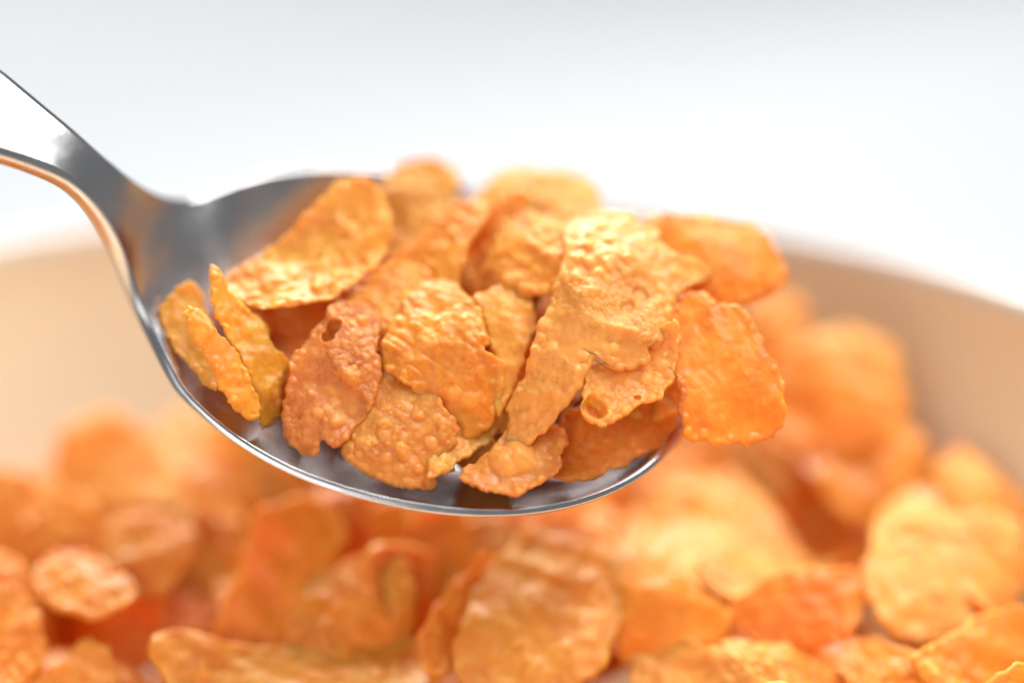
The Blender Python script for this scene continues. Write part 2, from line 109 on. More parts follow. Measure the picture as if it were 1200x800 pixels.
('deep orange cornflake filling the gap left of the big rounded right-hand one','B',(54.79, 41.05, 39.01),(1.0, 0.0, 0.0),(-0.0, 0.7262, 0.6875),[-6.5, 0.25, -4.15, 5.38, 0.69, 7.11, 5.39, 5.96, 6.62, 0.25, 4.19, -5.37, -1.63, -7.04, -5.71, -5.37],'plain',(0.03, 0.03),[],5),
('dull orange cornflake behind the gap between the left edge flakes and crumpled one','B',(-41.52, 38.97, 38.03),(1.0, 0.0, 0.0),(-0.0, 0.7767, 0.6298),[-5.55, 2.23, -2.13, 5.16, 3.22, 3.99, 5.65, -0.69, 2.84, -4.73, -2.86, -4.73],'plain',(0.03, 0.03),[],0),
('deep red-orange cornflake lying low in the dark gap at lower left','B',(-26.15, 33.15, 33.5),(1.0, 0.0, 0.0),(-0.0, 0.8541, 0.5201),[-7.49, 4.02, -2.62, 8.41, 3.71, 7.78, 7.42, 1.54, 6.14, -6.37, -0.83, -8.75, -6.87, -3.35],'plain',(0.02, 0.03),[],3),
('deep orange cornflake between the golden left one and the tall smooth orange one','B',(-23.9, 39.8, 39.42),(1.0, 0.0, 0.0),(-0.0, 0.7262, 0.6875),[-6.03, 4.37, -0.87, 6.32, 4.32, 3.24, 5.64, -3.52, 1.32, -6.86, -4.06, -2.96],'plain',(0.02, 0.03),[],5),
]

# ------------------------------------------------------------------ helpers
def link_mesh(name, verts, faces, mat, parent=None, smooth=True):
    me = bpy.data.meshes.new(name)
    me.from_pydata([tuple(v) for v in (np.asarray(verts) * S)], [], faces)
    if smooth: me.polygons.foreach_set('use_smooth', [True] * len(me.polygons))
    me.materials.append(mat); me.update()
    o = bpy.data.objects.new(name, me); col.objects.link(o)
    if parent: o.parent = parent
    return o

def tag(o, label=None, cat=None, group=None, kind=None):
    if label: o['label'] = label
    if cat: o['category'] = cat
    if group: o['group'] = group
    if kind: o['kind'] = kind
    return o

class NT:
    def __init__(self, name):
        self.m = bpy.data.materials.new(name); self.m.use_nodes = True
        self.t = self.m.node_tree; self.b = self.t.nodes['Principled BSDF']; self.out = self.t.nodes['Material Output']
    def n(self, typ, **kw):
        x = self.t.nodes.new(typ)
        for k, v in kw.items(): setattr(x, k, v)
        return x
    def l(self, a, b): self.t.links.new(a, b)
    def noise(self, vec, scale, detail=3, rough=.5):
        x = self.n('ShaderNodeTexNoise'); self.l(vec, x.inputs['Vector'])
        x.inputs['Scale'].default_value = scale; x.inputs['Detail'].default_value = detail; x.inputs['Roughness'].default_value = rough
        return x.outputs['Fac']
    def rng(self, f, a, b, c=0., d=1.):
        x = self.n('ShaderNodeMapRange'); self.l(f, x.inputs[0])
        for i, v in zip((1, 2, 3, 4), (a, b, c, d)): x.inputs[i].default_value = v
        return x.outputs[0]
    def mixc(self, f, a, b, mode='MIX'):
        x = self.n('ShaderNodeMix', data_type='RGBA', blend_type=mode)
        for s, v in ((x.inputs[0], f), (x.inputs[6], a), (x.inputs[7], b)):
            if hasattr(v, 'links'): self.l(v, s)
            else: s.default_value = v
        return x.outputs[2]
    def bump(self, h, dist, strength=1., prev=None):
        x = self.n('ShaderNodeBump'); self.l(h, x.inputs['Height'])
        x.inputs['Distance'].default_value = dist; x.inputs['Strength'].default_value = strength
        if prev is not None: self.l(prev, x.inputs['Normal'])
        return x.outputs['Normal']

# ------------------------------------------------------------------ materials
def flake_material():
    k = NT('toasted corn')
    tc = k.n('ShaderNodeTexCoord').outputs['Object']
    oi = k.n('ShaderNodeObjectInfo')
    at = k.n('ShaderNodeAttribute'); at.attribute_name = 'skin'
    sep = k.n('ShaderNodeSeparateColor'); k.l(at.outputs['Color'], sep.inputs[0])
    off = k.n('ShaderNodeVectorMath', operation='ADD'); k.l(tc, off.inputs[0]); k.l(oi.outputs['Random'], off.inputs[1])
    v = off.outputs[0]
    big = k.noise(v, 190, 3, .55)      # toasting patches, about 5 mm
    mid = k.noise(v, 800, 4, .62)
    base = oi.outputs['Color']
    toast = k.mixc(k.rng(big, .42, .72, 0, .55), base, (0.58, 0.175, 0.028, 1))
    gold = k.mixc(k.rng(big, .5, .28, 0, .55), toast, (0.90, 0.37, 0.07, 1))
    mott = k.mixc(k.rng(mid, .5, .75, 0, .30), gold, (0.93, 0.50, 0.11, 1))
    mott2 = k.mixc(k.rng(mid, .48, .25, 0, .35), mott, (0.62, 0.16, 0.03, 1))
    blist = k.mixc(k.rng(sep.outputs[0], 0, 1, 0, .26), mott2, (0.94, 0.55, 0.15, 1))   # thin dry skin of the blisters
    spot = k.noise(v, 330, 4, .65)
    blist = k.mixc(k.rng(spot, .58, .76, 0, .38), blist, (0.36, 0.10, 0.022, 1))          # darker toasted spots
    edge = k.mixc(k.rng(sep.outputs[1], 0, 1, 0, .62), blist, (0.42, 0.13, 0.03, 1))     # browned edge
    k.l(edge, k.b.inputs['Base Color'])
    k.b.inputs['Roughness'].default_value = .38
    k.l(k.rng(mid, .3, .7, .30, .52), k.b.inputs['Roughness'])
    k.b.inputs['Specular IOR Level'].default_value = .32
    vor = k.n('ShaderNodeTexVoronoi', feature='F1'); k.l(v, vor.inputs['Vector'])
    vor.inputs['Scale'].default_value = 1700
    sq = k.n('ShaderNodeMath', operation='POWER'); k.l(vor.outputs['Distance'], sq.inputs[0]); sq.inputs[1].default_value = 2.0
    h1 = k.n('ShaderNodeMath', operation='MULTIPLY_ADD'); k.l(sq.outputs[0], h1.inputs[0]); h1.inputs[1].default_value = -.13
    h0 = k.n('ShaderNodeMath', operation='MULTIPLY'); k.l(mid, h0.inputs[0]); h0.inputs[1].default_value = .30
    k.l(h0.outputs[0], h1.inputs[2])
    hm = k.n('ShaderNodeMath', operation='MULTIPLY'); k.l(h1.outputs[0], hm.inputs[0]); k.l(sep.outputs[2], hm.inputs[1])
    n2 = k.bump(hm.outputs[0], S, .9)
    k.l(n2, k.b.inputs['Normal'])
    k.b.subsurface_method = 'RANDOM_WALK'
    k.b.inputs['Subsurface Weight'].default_value = .78
    k.b.inputs['Subsurface Radius'].default_value = (1.0, .46, .12)
    k.b.inputs['Subsurface Scale'].default_value = 2.4 * S
    return k.m

def steel_material():
    k = NT('polished steel')
    tc = k.n('ShaderNodeTexCoord').outputs['Object']
    k.b.inputs['Metallic'].default_value = 1
    k.b.inputs['Base Color'].default_value = (.52, .515, .515, 1)
    mp = k.n('ShaderNodeMapping'); k.l(tc, mp.inputs[0]); mp.inputs['Scale'].default_value = (60, 900, 60)
    scr = k.noise(mp.outputs[0], 6, 4, .6)
    smu = k.noise(tc, 160, 4, .6)
    k.l(k.rng(smu, .35, .75, .15, .30), k.b.inputs['Roughness'])
    ha = k.noise(tc, 900, 3, .6)
    k.l(k.bump(ha, .02 * S, .3, k.bump(scr, .012 * S, .4)), k.b.inputs['Normal'])
    return k.m

def china_material(name, ca, cb):
    k = NT(name)
    tc = k.n('ShaderNodeTexCoord').outputs['Object']
    n = k.noise(tc, 40, 3)
    k.l(k.mixc(k.rng(n, .3, .7), ca, cb), k.b.inputs['Base Color'])
    k.b.inputs['Roughness'].default_value = .22
    k.b.inputs['Coat Weight'].default_value = .3
    return k.m

def cloth_material():
    k = NT('white tablecloth')
    tc = k.n('ShaderNodeTexCoord').outputs['Object']
    n = k.noise(tc, 900, 2)
    k.l(k.mixc(n, (.39, .407, .43, 1), (.43, .447, .47, 1)), k.b.inputs['Base Color'])
    k.b.inputs['Roughness'].default_value = .8
    w = k.n('ShaderNodeTexWave'); k.l(tc, w.inputs['Vector']); w.inputs['Scale'].default_value = 350
    k.l(k.bump(w.outputs['Fac'], .08 * S, .4), k.b.inputs['Normal'])
    return k.m

M_FLAKE, M_STEEL, M_CHINA, M_CLOTH = flake_material(), steel_material(), china_material('cream glazed china', (.82, .675, .465, 1), (.86, .715, .505, 1)), cloth_material()
M_LIP = china_material('china lip lit tone', (.70, .66, .59, 1), (.72, .69, .63, 1))  # same china; the strong light on the rim is put into a whiter colour

# ------------------------------------------------------------------ tablecloth
def tablecloth():
    nx, ny = 150, 150
    xs = np.linspace(-1400, 1400, nx); ys = np.linspace(-700, 2600, ny)
    X, Y = np.meshgrid(xs, ys)
    d = np.hypot(X, Y); f = np.clip((d - 140) / 300, 0, 1)
    q = X * .80 - Y * .60
    Z = f * (18 * np.sin(q / 80 + 4.4 + .6 * np.sin(Y / 210)) + 8 * np.sin(q / 113 + 1.2) * np.sin(Y / 300 + .5)) 
    Z -= f * 52
    v = np.stack([X, Y, Z], -1).reshape(-1, 3)
    fc = [(j * nx + i, j * nx + i + 1, (j + 1) * nx + i + 1, (j + 1) * nx + i) for j in range(ny - 1) for i in range(nx - 1)]
    return tag(link_mesh('tablecloth', v, fc, M_CLOTH), 'white tablecloth with soft folds under the bowl', kind='structure')
tablecloth()

# ------------------------------------------------------------------ bowl
RIM_Z = 68.2
def lathe(name, prof, mat, parent, n=160):
    v = []; m = len(prof)
    for i in range(n):
        a = 2 * math.pi * i / n
        for r, z in prof: v.append((r * math.cos(a), r * math.sin(a), z))
    f = [(i * m + j, ((i + 1) % n) * m + j, ((i + 1) % n) * m + j + 1, i * m + j + 1) for i in range(n) for j in range(m - 1)]
    return link_mesh(name, v, f, mat, parent)
def spline(pts, n):
    p = np.array(pts, float); out = []
    for i in range(len(p) - 1):
        a, b, c, d = p[max(i - 1, 0)], p[i], p[i + 1], p[min(i + 2, len(p) - 1)]
        for t in np.linspace(0, 1, n, endpoint=False):
            out.append(.5 * (2 * b + (c - a) * t + (2 * a - 5 * b + 4 * c - d) * t * t + (3 * b - a - 3 * c + d) * t ** 3))
    out.append(p[-1]); return [tuple(x) for x in out]
bowl = bpy.data.objects.new('cereal_bowl', None); col.objects.link(bowl)
tag(bowl, 'wide round cream china bowl full of cornflakes under the spoon', 'bowl')
R = 90.0
inner = spline([(0.01, 7), (25, 7.4), (48, 11), (66, 20), (78, 33), (85.5, 48), (89, 60), (R, RIM_Z - 2)], 6)
lip = spline([(R, RIM_Z - 2), (R + .45, RIM_Z - .5), (R + 1.5, RIM_Z + .2), (R + 2.6, RIM_Z - .5), (R + 3.0, RIM_Z - 2.2)], 6)
outer = spline([(R + 3.0, RIM_Z - 2.2), (92, 58), (89.5, 46), (82, 31), (69, 16), (52, 6.5), (42, 4)], 6)
lathe('wall', inner, M_CHINA, bowl); lathe('outer_wall', outer, M_CHINA, bowl); lathe('rim', lip, M_LIP, bowl)
lathe('foot_ring', [(42, 4), (41.5, .6), (40.5, .1), (38, .1), (37, .6), (36.5, 4.4), (0.01, 4.6)], M_CHINA, bowl)

# ------------------------------------------------------------------ spoon
def build_spoon():
    L, W, tm, c = SPOON_DIM
    # stations: x, half width, edge height, centre height, thickness
    tab = [(-128, 4, 17.5), (-126, 8, 17.7), (-118, 10.6, 18.4), (-100, 10.4, 20.6), (-75, 8.8, 23.6), (-55, 7.6, 24.6), (-40, 6.7, 24.0), (-30, 6.0, 22.7), (-20, 4.82, 20.2), (-17, 4.1, 18.85), (-14, 3.3, 17.6),
           (-11, 2.62, 16.2), (-9, 2.33, 14.95), (-7, 2.34, 13.2), (-5, 2.72, 11.0), (-4, 3.1, 9.7), (-3, 3.64, 8.23), (-2, 4.3, 6.7), (-1, 5.14, 5.2), (0, 6.16, 3.75), (1, 7.2, 2.6), (2, 8.25, 1.8), (3, 9.38, 1.4), (4, 10.56, 1.22), (5, 11.7, 1.2), (6, 12.8, 1.2)]
    def egg(x):
        t = np.clip(x / L, 0, 1); e = np.where(t < tm, (tm - t) / tm, (t - tm) / (1 - tm))
        return W / 2 * np.sqrt(np.clip(1 - np.where(t < tm, e ** 2.0, e ** 2.2), 0, 1))
    tab = np.array(tab)
    xa = np.concatenate([tab[:, 0], np.arange(9, 64, 2.5), [L]])
    ha = np.concatenate([tab[:, 1], egg(xa[len(tab):])])
    ea = np.concatenate([tab[:, 2], c * 4 * (xa[len(tab):] / L - .5) ** 2])
    ca = np.array([(-128, 17.6), (-100, 20.9), (-75, 23.9), (-55, 24.9), (-40, 24.3), (-30, 22.95), (-20, 20.4), (-14, 17.75), (-9, 15.0), (-7, 13.1), (-5, 10.8), (-3, 7.8), (-1, 4.8), (1, 2.4), (3, .7), (6, -1.3), (10, -3.4), (16, -6.4), (24, -9.5), (32, -9.8), (40, -9.3), (48, -7.9), (54, -6.0), (59, -3.6), (62, -1.4), (L, c)])
    dense = np.linspace(-128, L, 2400)
    def sm(x, y, s):
        yi = np.interp(dense, x, y); dx = dense[1] - dense[0]
        r = int(4 * s / dx); kk = np.exp(-.5 * (np.arange(-r, r + 1) * dx / s) ** 2); kk /= kk.sum()
        return np.convolve(np.pad(yi, r, mode='reflect', reflect_type='odd'), kk, 'valid')
    E = sm(xa, ea, .8); C = sm(ca[:, 0], ca[:, 1], 1.2); Hh = sm(xa, ha, .6)
    th = np.linspace(0, math.pi / 2, 46)
    xs = np.concatenate([-128 + 4 * (1 - np.cos(np.linspace(0, math.pi / 2, 8))), np.arange(-123, -24, 2.0), np.arange(-24, 34, .5), 34 + (L - 34) * np.sin(th)])
    xs = np.unique(np.round(xs, 4))
    he = np.interp(xs, dense, Hh); he = np.where(xs > 10, egg(xs), he); he[-1] = 0
    end = np.clip((xs + 128) / 7, 0, 1); he = np.where(xs < -121, 10.3 * np.sqrt(1 - (1 - end) ** 2), he)
    ze = np.interp(xs, dense, E); zc = np.interp(xs, dense, C)
    zc = np.where(xs > 60, ze + (zc - ze) * np.clip((L - xs) / 4, 0, 1) ** .35, zc)
    thick = np.interp(xs, [-128, -60, -20, -4, 4, 12, L], [2.2, 2.4, 3.0, 2.6, 1.7, .95, .9])
    nv = 44; vv = np.sin(np.linspace(-math.pi / 2, math.pi / 2, nv + 1))
    top = np.zeros((len(xs), nv + 1, 3))
    p = np.interp(xs, [-6, 6], [2.0, 2.25])
    for i, x in enumerate(xs):
        z = zc[i] + (ze[i] - zc[i]) * np.abs(vv) ** p[i]
        top[i] = np.stack([np.full(nv + 1, x), vv * he[i], z], -1)
    du = np.gradient(top, xs, axis=0); dv = np.gradient(top, vv, axis=1)
    nrm = np.cross(du, dv); nl = np.linalg.norm(nrm, axis=-1, keepdims=True)
    nrm = np.where(nl > 1e-6, nrm / np.maximum(nl, 1e-6), np.array([0, 0, 1.]))
    nrm[-1] = nrm[-2]; nrm[0] = nrm[1]
    bw = np.clip((xs - 0) / 10, 0, 1)[:, None, None]
    nrm = nrm * bw + np.array([0, 0, 1.]) * (1 - bw) * .5 + nrm * (1 - bw) * .5
    nrm /= np.linalg.norm(nrm, axis=-1, keepdims=True)
    bot = top - nrm * thick[:, None, None]
    # outline normal in plan
    dh = np.gradient(he, xs); on = np.stack([-dh, np.ones_like(dh)], -1); on /= np.linalg.norm(on, axis=-1, keepdims=True)
    on[-1] = (1, 0); on[0] = (-1, 0)
    rows = []
    ne = 7
    for i in range(len(xs)):
        ring = [top[i, j] for j in range(nv + 1)]
        for side, j in ((1, nv), (-1, 0)):
            a, b = top[i, j], bot[i, j]
            o = np.array([on[i, 0], side * on[i, 1], 0])
            arc = []
            for q in range(1, ne):
                t = q / ne; arc.append(a + (b - a) * t + o * thick[i] * .42 * math.sin(math.pi * t) ** .7)
            if side == 1:
                ring += arc; ring += [bot[i, jj] for jj in range(nv, -1, -1)]
            else:
                ring += arc[::-1]
        rows.append(ring)
    V = np.array(rows); m = V.shape[1]; ns = len(xs)
    faces = [(i * m + j, (i + 1) * m + j, (i + 1) * m + (j + 1) % m, i * m + (j + 1) % m) for i in range(ns - 1) for j in range(m)]
    flat = V.reshape(-1, 3)
    tmp = bpy.data.meshes.new('tmp'); tmp.from_pydata([tuple(x) for x in flat], [], faces); tmp.update()
    N = np.zeros(len(flat) * 3, dtype=np.float32); tmp.vertex_normals.foreach_get('vector', N); N = N.reshape(-1, 3)
    bpy.data.meshes.remove(tmp)
    root = bpy.data.objects.new('spoon', None); col.objects.link(root)
    ax = np.array(SPOON_AXES)
    mw = Matrix([[*ax[r], SPOON_ORIGIN[r] * S] for r in range(3)] + [[0, 0, 0, 1]])
    root.matrix_world = mw
    tag(root, 'polished steel spoon heaped with cornflakes, held above the bowl', 'spoon')
    cut = int(np.argmin(np.abs(xs + 2)))
    for nm, a, b in (('handle', 0, cut), ('scoop', cut, ns - 1)):
        sel = flat[a * m:(b + 1) * m]; k = b - a + 1
        f = [(i * m + j, i * m + (j + 1) % m, (i + 1) * m + (j + 1) % m, (i + 1) * m + j) for i in range(k - 1) for j in range(m)]
        o = link_mesh(nm, sel, f, M_STEEL, root)
        o.data.normals_split_custom_set_from_vertices([tuple(-x) for x in N[a * m:(b + 1) * m]])
    return root
build_spoon()

# ------------------------------------------------------------------ cornflakes
def vnoise(u, v, wl, rs, n=64):
    T = rs.uniform(-1, 1, (n, n)); x = u / wl + 17.3; y = v / wl + 11.7
    i = np.floor(x).astype(int); j = np.floor(y).astype(int); a = x - i; b = y - j
    a = a * a * a * (a * (a * 6 - 15) + 10); b = b * b * b * (b * (b * 6 - 15) + 10)
    g = lambda p, q: T[p % n, q % n]
    return (g(i, j) * (1 - a) + g(i + 1, j) * a) * (1 - b) + (g(i, j + 1) * (1 - a) + g(i + 1, j + 1) * a) * b

STY = {  # warp, mid wrinkle, blisters per mm2, r range, height factor, edge beads, browned edge
    'smooth': (.55, .16, .5, (.3, .9), .16, .35, .25),
    'plain': (.65, .22, 1.6, (.3, 1.0), .40, .6, .25),
    'bubbly': (.6, .14, 5.2, (.24, .9), .58, .9, .3),
    'dish': (.45, .22, .9, (.4, 1.3), .42, .5, .15),
    'edge': (.45, .08, .25, (.3, .8), .16, .9, .8),
    'wrinkle': (.4, .20, 1.5, (.3, 1.2), .36, .8, .35),
}
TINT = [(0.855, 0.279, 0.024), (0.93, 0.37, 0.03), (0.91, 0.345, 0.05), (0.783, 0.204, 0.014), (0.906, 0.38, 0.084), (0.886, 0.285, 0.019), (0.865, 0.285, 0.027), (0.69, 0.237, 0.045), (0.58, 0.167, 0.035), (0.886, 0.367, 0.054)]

def flake_mesh(name, outline, style, kk, bumps, seed, N, RT, RB, curl=1.0):
    rs = np.random.RandomState(seed)
    warp, wr, dens, (r0, r1), hf, bead, brown = STY[style]
    P = np.array(outline, float).reshape(-1, 2)
    if ((P[:, 0] * np.roll(P[:, 1], -1) - np.roll(P[:, 0], -1) * P[:, 1]).sum()) < 0: P = P[::-1]
    n = len(P); dense = []
    for i in range(n):
        a, b, c, d = P[i - 1], P[i], P[(i + 1) % n], P[(i + 2) % n]
        for t in np.linspace(0, 1, 24, endpoint=False):
            dense.append(.5 * (2 * b + (c - a) * t + (2 * a - 5 * b + 4 * c - d) * t * t + (3 * b - a - 3 * c + d) * t ** 3))
    dn = np.array(dense); sl = np.r_[0, np.cumsum(np.linalg.norm(np.roll(dn, -1, 0) - dn, axis=1))]
    per = sl[-1]; s = np.linspace(0, per, N, endpoint=False)
    dn2 = np.vstack([dn, dn[:1]])
    B = np.stack([np.interp(s, sl, dn2[:, 0]), np.interp(s, sl, dn2[:, 1])], -1)
    tg = np.roll(B, -1, 0) - np.roll(B, 1, 0); tg /= np.linalg.norm(tg, axis=1, keepdims=True); on = np.stack([tg[:, 1], -tg[:, 0]], -1)
    ro = .26 * vnoise(B[:, 0], B[:, 1], 1.7, rs) + .20 * vnoise(B[:, 0], B[:, 1], .75, rs) + .12 * vnoise(B[:, 0], B[:, 1], .35, rs)
    if N < 200: ro = ro + .35 * vnoise(B[:, 0], B[:, 1], 4.5, rs) + .3 * vnoise(B[:, 0], B[:, 1], 2.0, rs)
    B = B + on * ro[:, None]
    A = .5 * abs((B[:, 0] * np.roll(B[:, 1], -1) - np.roll(B[:, 0], -1) * B[:, 1]).sum())
    # the rings shrink onto a short spine along the flake's long axis, so that long or bent outlines do not fold over
    mid = B.mean(0); ev, evec = np.linalg.eigh(np.cov((B - mid).T)); ax_ = evec[:, 1]; mn_ = evec[:, 0]
    pa = (B - mid) @ ax_; pb = (B - mid) @ mn_
    half = max(.15, .5 * ((pa.max() - pa.min()) - .9 * (pb.max() - pb.min())))
    ca_ = .5 * (pa.max() + pa.min()); tt = np.linspace(-half, half, 21); off = []
    for t in tt:                                   # the spine follows the middle of the outline
        near = np.abs(pa - ca_ - t) < max(1.0, .12 * (pa.max() - pa.min()))
        off.append(.5 * (pb[near].max() + pb[near].min()) if near.sum() > 3 else 0)
    off = np.convolve(np.pad(off, 4, mode='edge'), np.ones(9) / 9, 'valid')
    ti = np.clip(pa - ca_, -half, half)
    kk9 = np.ones(9) / 9; ti = np.convolve(np.r_[ti[-4:], ti, ti[:4]], kk9, 'valid')
    CEN = mid + (ca_ + ti)[:, None] * ax_ + np.interp(ti, tt, off)[:, None] * mn_
    size = math.sqrt(A)
    lo, hi = B.min(0), B.max(0)
    # blisters
    nb = int((hi - lo).prod() * dens * .55)
    bc = rs.uniform(lo, hi, (nb, 2)); br = r0 + (r1 - r0) * rs.rand(nb) ** 2.6; clus = vnoise(bc[:, 0], bc[:, 1], 4.5, rs)
    keep = clus > -.25 - .3 * rs.rand(nb); bc, br = bc[keep], br[keep]
    ba = br * hf * rs.uniform(.35, 1.2, len(br)) * np.clip(.55 + .8 * vnoise(bc[:, 0], bc[:, 1], 3.0, rs), .15, 1.2)
    ns = int(per / 1.1 * bead)
    if ns:
        ei = rs.randint(0, N, ns); eb = B[ei] - on[ei] * rs.uniform(.15, .6, (ns, 1)); er = rs.uniform(.3, .75, ns)
        bc = np.vstack([bc, eb]); br = np.r_[br, er]; ba = np.r_[ba, er * .42]
    rp = np.random.RandomState(seed + 1); rp2 = [rp.uniform(0, 3.14)]; fold = {'smooth': .2, 'edge': .25}.get(style, .42)
    bend = (rp.choice([-1, 1], p=[.4, .6]) * rp.uniform(.02, .055) * curl * min(1, 16 / size), rp.uniform(0, 3.14), rp.uniform(-.014, .014) * curl)
    def field(U, V, sgn):
        q = np.random.RandomState(seed + 7)
        h = warp * vnoise(U, V, 7.5, q) + .45 * warp * vnoise(U, V, 3.6, q) - .5 * (kk[0] * U * U + kk[1] * V * V) - bend[0] * .5 * (U * math.cos(bend[1]) + V * math.sin(bend[1])) ** 2 - bend[2] * U * V
        fa = rp2[0]; fu = U * math.cos(fa) + V * math.sin(fa); fv = V * math.cos(fa) - U * math.sin(fa)
        h += .33 * (kk[0] * np.mean(B[:, 0] ** 2) + kk[1] * np.mean(B[:, 1] ** 2))
        fn = vnoise(fu / 2.2, fv, 4.2, q); h += fold * (1 - 2 * np.sqrt(fn * fn + .03))
        fine = wr * (vnoise(U, V, 1.5, q) + .5 * vnoise(U, V, .7, q))
        if style == 'wrinkle': fine += .22 * np.abs(vnoise(U * .55 + V * .8, V * .35 - U * .3, .9, q))
        bl = np.zeros_like(U)
        for (cx, cy), r, a in zip(bc, br, ba):
            d2 = ((U - cx) ** 2 + (V - cy) ** 2) / (r * r)
            m = d2 < 1
            if m.any(): bl[m] = np.maximum(bl[m], a * (1 - d2[m]) ** .75)
        sp = np.zeros_like(U); spc = np.zeros_like(U)
        U = U + .24 * vnoise(U, V, 1.3, q); V = V + .24 * vnoise(U, V, 1.3, q)
        for bx, by, r, a in bumps:
            d = np.sqrt((U - bx) ** 2 + (V - by) ** 2) / r
            if a > 0: sp = np.maximum(sp, a * np.clip(1 - d ** 2, 0, 1) ** 1.05)
            else:
                spc = np.minimum(spc, a * np.clip((1.0 - d) * 4, 0, 1) ** 1.2)
                sp += -a * .07 * np.exp(-((d - 1.15) / .2) ** 2)
        return h, fine, bl, sp + spc
    rt = np.linspace(0, 1, RT) ** .8
    rb = np.linspace(0, 1, RB)[:-1] ** .8
    rel = np.linalg.norm(B - CEN, axis=1)
    th0 = rs.uniform(.48, .7)
    def prof(r):
        dist = (1 - r)[:, None] * rel[None, :]
        e = np.clip(dist / .38, 0, 1); return np.sqrt(np.clip(1 - (1 - e) ** 2, 0, 1))
    def grid(r): return CEN[None] + (B - CEN)[None] * r[:, None, None]
    G = grid(rt); h, fi, bl, sp = field(G[..., 0], G[..., 1], 1); pf = prof(rt)
    tz = h + (th0 * .5 * pf) + (fi + bl + sp) * (.25 + .75 * pf)
    G2 = grid(rb); h2, fi2, bl2, sp2 = field(G2[..., 0], G2[..., 1], -1); pf2 = prof(rb)
    bz = h2 - th0 * .5 * pf2 + .6 * fi2 * pf2 + np.minimum(sp2, 0) * .9 - .25 * bl2
    V = np.vstack([np.dstack([G, tz]).reshape(-1, 3), np.dstack([G2, bz]).reshape(-1, 3)])
    T = lambda i, j: i * N + j % N
    Bt = lambda i, j: (RT - 1) * N + j % N if i == RB - 1 else RT * N + i * N + j % N
    F = [(T(i, j), T(i + 1, j), T(i + 1, j + 1), T(i, j + 1)) for i in range(RT - 1) for j in range(N)]
    F += [(Bt(i, j), Bt(i, j + 1), Bt(i + 1, j + 1), Bt(i + 1, j)) for i in range(RB - 1) for j in range(N)]
    me = bpy.data.meshes.new(name)
    me.from_pydata([tuple(x) for x in V * S], [], F)
    me.polygons.foreach_set('use_smooth', [True] * len(me.polygons))
    me.materials.append(M_FLAKE)
    ca = np.zeros((len(V), 4), np.float32); ca[:, 3] = 1
    ca[:RT * N, 0] = np.clip((bl + np.maximum(sp, 0)) / .35, 0, 1).reshape(-1)
    ed = lambda r: np.exp(-((1 - r)[:, None] * rel[None] / .7) ** 2)
    nb_ = .5 + .9 * vnoise(B[:, 0], B[:, 1], 5, rs)
    ca[:RT * N, 1] = np.clip(ed(rt) * nb_ * brown * 1.4, 0, 1).reshape(-1)
    pm = np.clip(.5 + 1.5 * vnoise(V[:, 0], V[:, 1], 3.2, rs), .12, 1.2) * {'smooth': .45, 'edge': .5, 'dish': .6, 'wrinkle': .8, 'plain': .8, 'bubbly': 1.1}[style]
    ca[:, 2] = np.clip(pm, 0, 1.3)
    at = me.color_attributes.new('skin', 'FLOAT_COLOR', 'POINT'); at.data.foreach_set('color', ca.reshape(-1))
    me.update()
    return me

def put_flake(me, C, u, v, label, group, tint):
    o = bpy.data.objects.new('cornflake', me); col.objects.link(o)
    u = Vector(u).normalized(); n = u.cross(Vector(v)).normalized(); v = n.cross(u)
    o.matrix_world = Matrix(((u.x, v.x, n.x, C[0] * S), (u.y, v.y, n.y, C[1] * S), (u.z, v.z, n.z, C[2] * S), (0, 0, 0, 1)))
    o.color = (*tint, 1)
    return tag(o, label, 'cornflake', group)

heap_meshes = []
for i, (label, where, C, u, v, outl, sty, kk, bumps, tint) in enumerate(FLAKES):
    hi = where == 'S'
    me = flake_mesh('cornflake', outl, sty, kk, bumps, 100 + i * 13, 320 if hi else 110, 60 if hi else 20, 12 if hi else 8, .8 if hi else (.35 if kk[0] == 0 else 1.4))
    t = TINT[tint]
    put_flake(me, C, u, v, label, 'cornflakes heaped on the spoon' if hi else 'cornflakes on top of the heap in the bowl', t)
    if where == 'H': heap_meshes.append(me)

# the flakes lower in the bowl, seen only in the gaps
rnd = random.Random(11)
taken = [(Vector(f[2]), Vector(f[3]).cross(Vector(f[4])).normalized()) for f in FLAKES if f[1] == 'H']
HEAP_LABEL = {63: 'speck of cornflake under the bottom right strip flake', 64: 'half-buried cornflake under the flake in the bottom right corner', 67: 'speck of cornflake right of the large bottom centre flake, halfway up', 68: 'sliver of cornflake between the smooth upright orange one and the shaded deep orange one', 69: 'sliver of cornflake below the big rounded one at the right edge', 71: 'broad shaded cornflake below the flat-topped tan one, at the dark gap', 72: 'sliver of cornflake between the dark gap and the tall smooth orange one', 74: 'sliver of cornflake at the hooked end of the broad yellow flake, upper', 75: 'speck of cornflake at the hooked end of the broad yellow flake, lower', 76: 'half-buried cornflake below the little round one near the left edge', 77: 'sliver of cornflake between the narrow upright pair just under the spoon rim', 78: 'speck of cornflake above the large bottom centre flake, under the spoon rim', 79: 'blurred cornflake behind the little round one near the left edge', 80: 'speck of cornflake behind the large crumpled golden one at left', 137: 'sliver of cornflake at the bottom edge between the wide pale and large centre flakes', 139: 'speck of cornflake left of the knobbly bottom left one', 140: 'half-buried cornflake right of the knobbly one at the bottom left', 141: 'upright shaded cornflake between the rough-topped one and the thin edge, bottom centre', 144: 'sliver of cornflake under the big rounded one, above the bottom right flakes', 146: 'half-buried cornflake right of the left-edge flake, above the knobbly one', 151: 'half-buried cornflake at the bottom edge just right of the large centre flake', 153: 'sliver of cornflake right of the shaded deep orange one at lower right', 156: 'speck of cornflake above the upright rough-topped one under the spoon', 158: 'blurred cornflake between the spoon tip and the left end of the broad yellow flake'}
